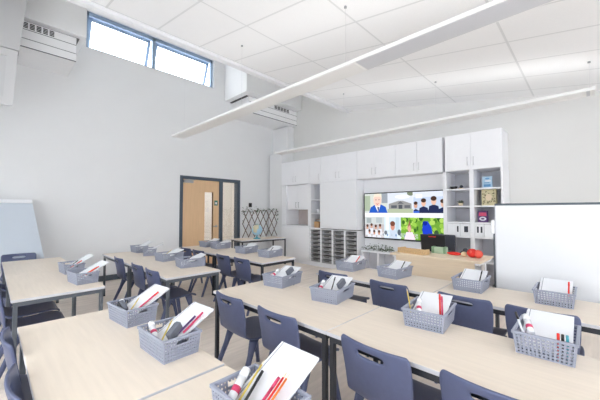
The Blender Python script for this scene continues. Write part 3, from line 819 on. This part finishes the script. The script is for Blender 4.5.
# books and cards standing face out
t = thing('picture_book', 'pale blue picture book standing upright on the top shelf', 'book', (5.50, 1.17, 1.6652), 0)
m = MB(); m.box(0, .02, -.068, .068, 0, .185, 'blue_pale', .002); m.build('cover', t)
m = MB(); m.box(-.0015, .001, -.045, .05, .02, .06, 'blue_mid'); m.box(-.0015, .001, -.05, .03, .10, .125, 'paper'); m.box(-.0015, .001, -.03, .045, .075, .088, 'blue_mid'); m.sphere((0, .0, .15), .02, 'blue_mid', (.1, 1.6, .7)); m.build('cover_picture', t)
t = thing('patterned_box', 'gold and cream patterned box standing on the middle shelf', 'box', (5.50, 1.155, 1.386))
m = MB(); m.box(0, .08, -.10, .10, 0, .255, 'gold', .003); m.build('case', t)
m = MB()
for i in range(70):
    y = random.uniform(-.085, .085); z = random.uniform(.02, .235)
    if abs(y) < .04 and abs(z - .13) < .06: continue
    a = random.uniform(0, PI); dy, dz = math.cos(a) * .014, math.sin(a) * .014
    m.poly([(-.001, y - dy, z - dz), (-.001, y - dz * .4, z + dy * .4), (-.001, y + dy, z + dz), (-.001, y + dz * .4, z - dy * .4)], 'gold_dark')
m.poly([(-.001, .045 * math.cos(a), .13 + .055 * math.sin(a)) for a in [2 * PI * k / 20 for k in range(20)]], 'cream')
m.build('pattern', t)
t = thing('purple_carton', 'dark purple carton with pink band and white oval', 'carton', (5.50, 1.245, 1.119))
m = MB(); m.box(0, .06, -.068, .068, 0, .185, 'purple', .003); m.build('carton_body', t)
m = MB(); m.poly([(-.001, -.055, .10), (-.001, .055, .10), (-.001, .05, .155), (-.001, -.05, .155)], 'pink')
m.poly([(-.001, .05 * math.cos(a), .055 + .032 * math.sin(a)) for a in [2 * PI * k / 20 for k in range(20)]], 'paper')
m.poly([(-.002, .026 * math.cos(a), .055 + .013 * math.sin(a)) for a in [2 * PI * k / 16 for k in range(16)]], 'purple')
m.build('print', t)

# ------------------------------------------------------------------ television
TW, TH, TX = 1.665, .951, 5.555
t = thing('television', 'large black-framed screen showing a grid of school photos', 'screen', (TX, 2.6425, .725))
m = MB(); m.box(0, .05, -TW / 2, TW / 2, 0, TH, 'black', .006); m.build('casing', t)
m = MB(); m.box(.05, .063, -.3, .3, .3, .7, 'black'); m.build('wall_mount', t)
SW, SH = TW - .044, TH - .05
def E(r, g, b_, k=1.0): 
    n_ = 'screen_%d_%d_%d' % (r, g, b_)
    m_ = bpy.data.materials.get(n_) or emis(n_, srgb(r, g, b_), k)
    return m_
def sp(u, v, d): return (-d, SW / 2 - u * SW, .03 + (1 - v) * SH)   # u from the trays' side, v from top
class Pic:
    def __init__(s, u0, v0, u1, v1): s.m = MB(); s.r = (u0, v0, u1, v1); s.d = .0022
    def P(s, x, y): u0, v0, u1, v1 = s.r; return sp(u0 + (u1 - u0) * x, v0 + (v1 - v0) * y, s.d)
    def rect(s, x0, y0, x1, y1, c): s.d += .00012; s.m.poly([s.P(x0, y0), s.P(x1, y0), s.P(x1, y1), s.P(x0, y1)], E(*c)); return s
    def shape(s, pts, c): s.d += .00012; s.m.poly([s.P(*p) for p in pts], E(*c)); return s
    def ell(s, cx, cy, rx, ry, c, n=18): return s.shape([(min(1, max(0, cx + rx * math.cos(2 * PI * k / n))), min(1, max(0, cy + ry * math.sin(2 * PI * k / n)))) for k in range(n)], c)
    def done(s, name): s.m.build(name, t)
m = MB(); m.poly([sp(0, 0, .002), sp(1, 0, .002), sp(1, 1, .002), sp(0, 1, .002)], E(236, 238, 242)); m.build('display', t)
p = Pic(0, .0, .325, .44); p.rect(0, 0, 1, 1, (206, 212, 206)); p.rect(.0, .1, .25, .9, (168, 182, 160)); p.rect(.75, 0, 1, .5, (150, 158, 168))
p.shape([(.2, 1), (.27, .72), (.42, .6), (.75, .58), (.92, .7), (1, 1)], (44, 92, 190)); p.shape([(.46, .62), (.6, .98), (.7, .6)], (240, 240, 242)); p.shape([(.56, .7), (.6, 1), (.65, .7)], (60, 70, 120))
p.ell(.57, .36, .17, .32, (236, 200, 186)); p.shape([(.38, .3), (.42, .04), (.58, -.0), (.74, .06), (.76, .3), (.7, .16), (.45, .16)], (232, 222, 204))
p.ell(.51, .32, .022, .03, (90, 80, 90)); p.ell(.64, .32, .022, .03, (90, 80, 90)); p.shape([(.49, .5), (.57, .53), (.66, .5), (.57, .58)], (190, 90, 90)); p.done('screen_photo')
p = Pic(.325, .0, .645, .44); p.rect(0, 0, 1, 1, (214, 220, 230)); p.ell(.6, .2, .3, .1, (240, 242, 246)); p.ell(.92, .05, .14, .12, (120, 130, 110)); p.rect(0, .8, 1, 1, (176, 186, 160)); p.shape([(.05, .55), (.45, .4), (.62, .4), (.95, .55), (.95, .8), (.05, .8)], (150, 150, 150)); p.shape([(.4, .55), (.52, .42), (.66, .55)], (104, 106, 112)); p.rect(.15, .62, .38, .76, (92, 96, 104)); p.rect(.45, .6, .6, .8, (84, 88, 96)); p.rect(.68, .62, .9, .76, (104, 106, 112)); p.done('screen_photo')
p = Pic(.65, .0, 1, .44); p.rect(0, 0, 1, 1, (190, 204, 226)); p.rect(0, 0, 1, .25, (216, 222, 236)); p.rect(.08, .1, .3, .3, (236, 238, 242))
for cx, cy, s_, sk in ((.08, .62, .8, (206, 160, 140)), (.34, .5, 1.0, (226, 180, 158)), (.66, .42, 1.1, (224, 184, 164)), (.94, .55, .95, (220, 180, 160))):
    p.shape([(max(0, cx - .17 * s_), 1), (max(0, cx - .13 * s_), cy + .26), (cx, cy + .18), (min(1, cx + .13 * s_), cy + .26), (min(1, cx + .17 * s_), 1)], (40, 48, 84)); p.ell(cx, cy + .02, .075 * s_, .17 * s_, sk); p.ell(cx, cy - .09, .085 * s_, .10 * s_, (72, 52, 44))
p.rect(.0, .9, .2, 1, (60, 100, 200)); p.done('screen_photo')
p = Pic(0, .535, .275, 1); p.rect(0, 0, 1, 1, (190, 184, 186)); p.rect(0, 0, 1, .35, (200, 206, 206)); p.rect(.1, .05, .35, .3, (160, 170, 172)); p.rect(.6, .02, .9, .28, (176, 186, 190))
for cx, cy in ((.14, .5), (.36, .44), (.58, .5), (.8, .46), (.25, .74), (.5, .76), (.75, .76)):
    p.shape([(cx - .11, cy + .4 if cy < .6 else 1), (cx - .08, cy + .12), (cx + .08, cy + .12), (cx + .11, cy + .4 if cy < .6 else 1)], (222, 224, 232)); p.ell(cx, cy, .055, .11, (206, 156, 134)); p.ell(cx, cy - .06, .06, .07, (92, 66, 56))
p.done('screen_photo')
p = Pic(.275, .535, .495, 1); p.rect(0, 0, 1, 1, (206, 222, 232)); p.rect(.1, 0, .3, .6, (232, 240, 244)); p.rect(.7, 0, .9, .7, (186, 208, 220)); p.shape([(.3, 1), (.36, .62), (.62, .58), (.78, .7), (.8, 1)], (196, 208, 226)); p.ell(.52, .42, .13, .2, (206, 146, 128)); p.ell(.52, .3, .15, .12, (120, 76, 62)); p.ell(.9, .7, .1, .14, (90, 100, 112)); p.ell(.1, .74, .09, .1, (110, 118, 128)); p.done('screen_photo')
p = Pic(.495, .535, .705, 1); p.rect(0, 0, 1, 1, (118, 168, 62))
for i in range(26): p.ell(random.random(), random.random() * .7, .09, .09, random.choice([(150, 198, 80), (84, 136, 46), (176, 214, 104), (64, 108, 44)]))
p.shape([(.2, 1), (.32, .66), (.68, .66), (.84, 1)], (236, 220, 232)); p.ell(.5, .48, .11, .18, (218, 170, 150)); p.shape([(.4, .5), (.5, .08), (.6, .5), (.5, .34)], (150, 100, 84)); p.done('screen_photo')
p = Pic(.705, .535, 1, 1); p.rect(0, 0, 1, 1, (110, 160, 60))
for i in range(26): p.ell(random.random(), random.random() * .8, .08, .1, random.choice([(146, 190, 76), (78, 126, 44), (172, 208, 100), (56, 96, 40)]))
p.shape([(.2, 1), (.16, .5), (.2, .2), (.36, .14), (.5, .4), (.56, .8), (.5, 1)], (36, 66, 200)); p.ell(.26, .24, .09, .1, (24, 44, 150)); p.ell(.68, .7, .09, .18, (60, 84, 60)); p.ell(.86, .8, .08, .16, (52, 72, 70)); p.done('screen_photo')
p = Pic(.23, .87, .70, .98); p.rect(0, 0, 1, 1, (238, 240, 244))
for k in range(8): p.ell(.07 + k * .12, .5, .02, .25, random.choice([(150, 160, 170), (120, 150, 190), (190, 150, 150)]))
p.done('task_bar')

# ------------------------------------------------------------------ teacher's desk and what stands on it
t = thing('teacher_desk', 'beech teacher desk with solid front panel in front of the screen', 'desk', (4.20, 1.46, 0))
m = MB(); m.box(-.315, .315, -.55, .56, .695, .72, 'desk_wood', .003); m.build('desktop', t)
m = MB(); m.box(-.255, -.237, -.47, .50, .12, .693, 'desk_wood', .002); m.build('front_panel', t)
for y in (-.51, .52):
    m = MB(); m.box(-.03, .03, y - .02, y + .02, .03, .695, 'white', .003); m.box(-.30, .30, y - .025, y + .025, 0, .03, 'white', .004); m.box(-.28, .28, y - .02, y + .02, .665, .695, 'white', .003); m.build('leg', t)
DZ_ = .72
t = thing('wicker_tray', 'long low wicker tray at the desk end by the leaf garland', 'tray', (4.05, 1.76, DZ_), R(-12))
m = MB()
m.prism([(-.07, 0), (.07, 0), (.085, .055), (.077, .055), (.064, .008), (-.064, .008), (-.077, .055), (-.085, .055)], 'y', -.19, .19, 'wicker')
m.build('woven_body', t)
for a in (.178, -.192):
    m = MB(); m.box(-.085, .085, a, a + .014, 0, .068, 'wicker', .003); m.build('end_panel', t)
t = thing('mint_planter', 'pale mint green striped box in the middle of the desk', 'box', (4.30, 1.50, DZ_), R(0))
m = MB(); m.box(-.04, .04, -.10, .10, 0, .085, 'mint', .008); m.build('tin', t)
for y in (-.075, .075):
    m = MB(); m.box(-.043, .043, y - .018, y + .018, .004, .092, 'mint_dark', .005); m.build('band', t)
t = thing('laptop', 'open black laptop on the desk seen from behind its lid', 'laptop', (4.40, 1.62, DZ_))
m = MB(); m.box(.0, .24, -.17, .17, 0, .016, 'black', .004); m.build('keyboard_base', t)
m = MB(); m.box(-.008, .006, -.17, .17, 0, .235, 'black', .004); o = m.build('lid', t, (0, 0, .012), (0, R(-8), 0))
m = MB(); m.box(-.011, -.008, -.05, .05, .20, .212, 'red'); m.build('red_reflection', o)  # reddish reflection painted on the lid as a thin red bar
t = thing('office_chair', 'black padded office chair behind the teacher desk', 'chair', (4.75, 1.71, 0), 0)
m = MB(); m.box(-.22, .22, -.22, .22, .42, .48, 'black', .02); m.build('seat', t)
m = MB(); m.box(-.23, -.19, -.21, .21, .56, .93, 'slate', .015); 
ob = m.build('backrest', t)
ob.location = (.44, 0, 0); ob.rotation_euler = (0, 0, 0)
m = MB(); m.box(.215, .245, -.03, .03, .44, .60, 'black', .004); m.build('back_bar', t)
m = MB(); m.tube((0, 0, .08), (0, 0, .42), .03, .025, 'black', 12); m.build('gas_lift', t)
for k in range(5):
    a = 2 * PI * k / 5
    m = MB(); m.tube((0, 0, .09), (.27 * math.cos(a), .27 * math.sin(a), .065), .022, .016, 'black', 8); l = m.build('foot', t)
    c = MB(); c.sphere((.27 * math.cos(a), .27 * math.sin(a), .027), .027, 'black', (1, 1, 1), 10); c.build('castor', l)
t.rotation_euler = (0, 0, 0)
t = thing('felt_toy', 'long soft red felt toy with beige collar and round red head', 'toy', (4.19, 1.14, DZ_))
m = MB(); m.sphere((.06, .16, .022), .03, 'red', (1.2, 3.0, .72)); m.build('body', t)
m = MB(); m.sphere((.02, .03, .032), .035, 'beige', (1, 1.0, .9)); m.build('collar', t)
m = MB(); m.sphere((0, -.07, .055), .058, 'red', (1, 1.05, .95)); m.sphere((.0, -.135, .05), .052, 'red_light', (1, 1, .95)); m.sphere((-.04, -.06, .07), .022, 'red_light'); m.build('head', t)
t = thing('tape_dispenser', 'small black tape dispenser on the far edge of the desk', 'dispenser', (4.44, 1.22, DZ_))
m = MB(); m.prism([(-.06, 0), (.06, 0), (.06, .015), (.035, .045), (-.04, .05), (-.06, .025)], 'x', -.022, .022, 'black'); m.build('body', t)
m = MB(); m.tube((-.012, -.005, .055), (.012, -.005, .055), .028, .028, 'slate', 16); m.build('tape_roll', t)

# ------------------------------------------------------------------ mobile whiteboard
t = thing('mobile_whiteboard', 'big white board on a mobile stand behind the cabinet-side tables', 'whiteboard', (3.20, -.30, 0))
y0, y1 = -.93, .925; z0, z1 = .50, 1.362
m = MB(); m.box(-.012, .012, y0 + .01, y1 - .008, z0, z1 - .01, 'board_panel'); m.build('panel', t)
m = MB(); m.box(-.018, .018, y0, y1, z1 - .014, z1 + .004, 'skirting', .002); m.box(-.018, .018, y0, y1, z0 - .012, z0 + .002, 'skirting', .002)
m.box(-.016, .016, y0, y0 + .01, z0, z1, 'grey_light'); m.box(-.016, .016, y1 - .008, y1, z0, z1, 'grey_light'); m.build('rim', t)
for y in (y0 - .03, y1 + .008):
    m = MB(); m.box(.022, .052, y - .015, y + .015, .08, 1.16, 'frame', .003); m.build('post', t)
    m = MB(); m.box(-.10, .35, y - .018, y + .018, .05, .08, 'frame', .004); f = m.build('foot', t)
    for x in (-.08, .33):
        c = MB(); c.tube((x, y - .012, .026), (x, y + .012, .026), .026, .026, 'black', 14); c.box(x - .008, x + .008, y - .008, y + .008, .03, .052, 'metal'); c.build('castor', f)
m = MB(); m.box(-.02, .03, y1 + .0, y1 + .035, 1.09, 1.22, 'white_gloss', .014); m.build('pivot_knob', t)

# ------------------------------------------------------------------ easel
t = thing('flipchart_easel', 'white flipchart easel leaning back by the door wall', 'easel', (0, 6.0, 0))
m = MB()
th = .018
def slab(mb, pts, nrm, mt):
    i = mb.mi(mt); A = [mb.bm.verts.new(p) for p in pts]; B = [mb.bm.verts.new(Vector(p) + Vector(nrm) * th) for p in pts]
    for f in ([A, B[::-1]] + [[A[k], A[(k + 1) % 4], B[(k + 1) % 4], B[k]] for k in range(4)]):
        mb.bm.faces.new(f).material_index = i
slab(m, [(-.40, -.02, .58), (.592, -.02, .58), (.46, .28, 1.41), (-.28, .28, 1.41)], (0, -.94, .34), 'easel_board'); m.build('board', t)
m = MB(); slab(m, [(-.28, .28, 1.412), (.46, .28, 1.412), (.456, .315, 1.465), (-.28, .315, 1.465)], (0, -.75, .65), 'white'); m.build('clamp_bar', t)
for x in (-.34, .53):
    m = MB(); m.tube((x * 1.04, .0, .60), (x * 1.08, -.03, 0.0), .013, .013, 'metal', 8); m.build('leg', t)
m = MB(); m.tube((.05, .28, 1.38), (.05, .47, 0), .013, .013, 'metal', 8); m.build('leg', t)

# ------------------------------------------------------------------ globe table
GX, GY, GR = 4.54, 5.77, R(-9)
t = make_table(True)
t.location = (GX, GY, 0); t.rotation_euler = (0, 0, R(90) + GR); tag(t, 'maple-topped side table carrying the globe and trellis by the door', 'table')
t = thing('desk_globe', 'pale blue desk globe on the side table', 'globe', (4.42, 5.70, .64), R(20))
def globe_mat():
    m_ = bpy.data.materials.new('globe_map'); m_.use_nodes = True; nt = m_.node_tree; bs = nt.nodes['Principled BSDF']; bs.inputs['Roughness'].default_value = .35
    tc = nt.nodes.new('ShaderNodeTexCoord'); nz = nt.nodes.new('ShaderNodeTexNoise'); nz.inputs['Scale'].default_value = 7; rp = nt.nodes.new('ShaderNodeValToRGB')
    rp.color_ramp.elements[0].position = .53; rp.color_ramp.elements[0].color = srgb(176, 216, 238); rp.color_ramp.elements[1].position = .57; rp.color_ramp.elements[1].color = srgb(214, 206, 176)
    nt.links.new(tc.outputs['Object'], nz.inputs['Vector']); nt.links.new(nz.outputs['Fac'], rp.inputs['Fac']); nt.links.new(rp.outputs['Color'], bs.inputs['Base Color']); return m_
m = MB(); m.sphere((0, 0, .21), .128, globe_mat(), (1, 1, 1), 32); m.build('ball', t)
m = MB(); m.lathe([(0, 0), (.085, 0), (.085, .012), (.03, .03), (.018, .05), (.014, .085), (0, .085)], 'teal', 24); m.build('base', t)
m = MB(); n = 14
pts = [Vector((.137 * math.cos(a), 0, .21 + .137 * math.sin(a))) for a in [R(-90 + 23) + PI * k / n for k in range(n + 1)]]
for a, c in zip(pts, pts[1:]): m.tube(a, c, .006, .006, 'teal', 6)
m.tube((0, 0, .07), tuple(pts[0]), .007, .007, 'teal', 6)
m.build('meridian_arc', t)
t = thing('trellis', 'brown expanding willow trellis with green leaves behind the globe', 'trellis', (4.78, 6.02, .64), R(-6))
m = MB(); W_, H_ = 1.02, .68; nd = 6
for k in range(-2, nd + 1):
    for sgn in (1, -1):
        x0 = -W_ / 2 + k * W_ / nd; x1 = x0 + W_ / nd * 2.0
        z0_, z1_ = .0, H_
        a = Vector((x0, 0, z0_)); c = Vector((x1, 0, z1_))
        if a.x < -W_ / 2: f = (-W_ / 2 - a.x) / (c.x - a.x); a = a.lerp(c, f)
        if c.x > W_ / 2: f = (W_ / 2 - a.x) / (c.x - a.x); c = a.lerp(c, f)
        if (c - a).length < .08: continue
        if sgn < 0: a.x, c.x = -a.x, -c.x
        yy = .008 * sgn
        m.tube((a.x, yy, max(a.z, .008)), (c.x, yy, c.z), .0095, .0095, 'twig', 6)
m.build('lattice', t)
m = MB()
for i in range(150):
    if random.random() < .72: x = random.uniform(-W_ / 2, W_ / 2); z = H_ + random.gauss(-.015, .03)
    else: x = random.choice([-1, 1]) * (W_ / 2 + random.gauss(0, .02)); z = random.uniform(.38, H_)
    d = Vector((random.uniform(-1, 1), random.uniform(-1, .6), random.uniform(-1, 1))).normalized(); s = d.orthogonal().normalized(); L = random.uniform(.035, .065)
    c = Vector((x, random.uniform(-.03, .01), z)); m.poly([c, c + d * L * .5 + s * L * .32, c + d * L, c + d * L * .5 - s * L * .32], 'leaf')
m.build('leaves', t)

# ------------------------------------------------------------------ light, world, camera
w = bpy.data.worlds.new('World'); SC.world = w; w.use_nodes = True
bg = w.node_tree.nodes['Background']; bg.inputs['Color'].default_value = (.93, .97, 1.0, 1); bg.inputs['Strength'].default_value = 4.6

cam = bpy.data.cameras.new('camera'); co = bpy.data.objects.new('camera', cam); COL.objects.link(co)
cam.lens = 18; cam.sensor_width = 36; cam.clip_start = .02
co.location = (0, 0, 1.30); co.rotation_euler = (R(92.08), 0, R(44.06 - 90))
SC.camera = co
SC.view_settings.view_transform = 'Standard'
try: SC.view_settings.look = 'None'
except Exception: pass
SC.view_settings.gamma = 1; SC.view_settings.exposure = 0.34
SC.cycles.use_denoising = True
SC.cycles.max_bounces = 10; SC.cycles.diffuse_bounces = 7; SC.cycles.transparent_max_bounces = 12
SC.cycles.sample_clamp_indirect = 8
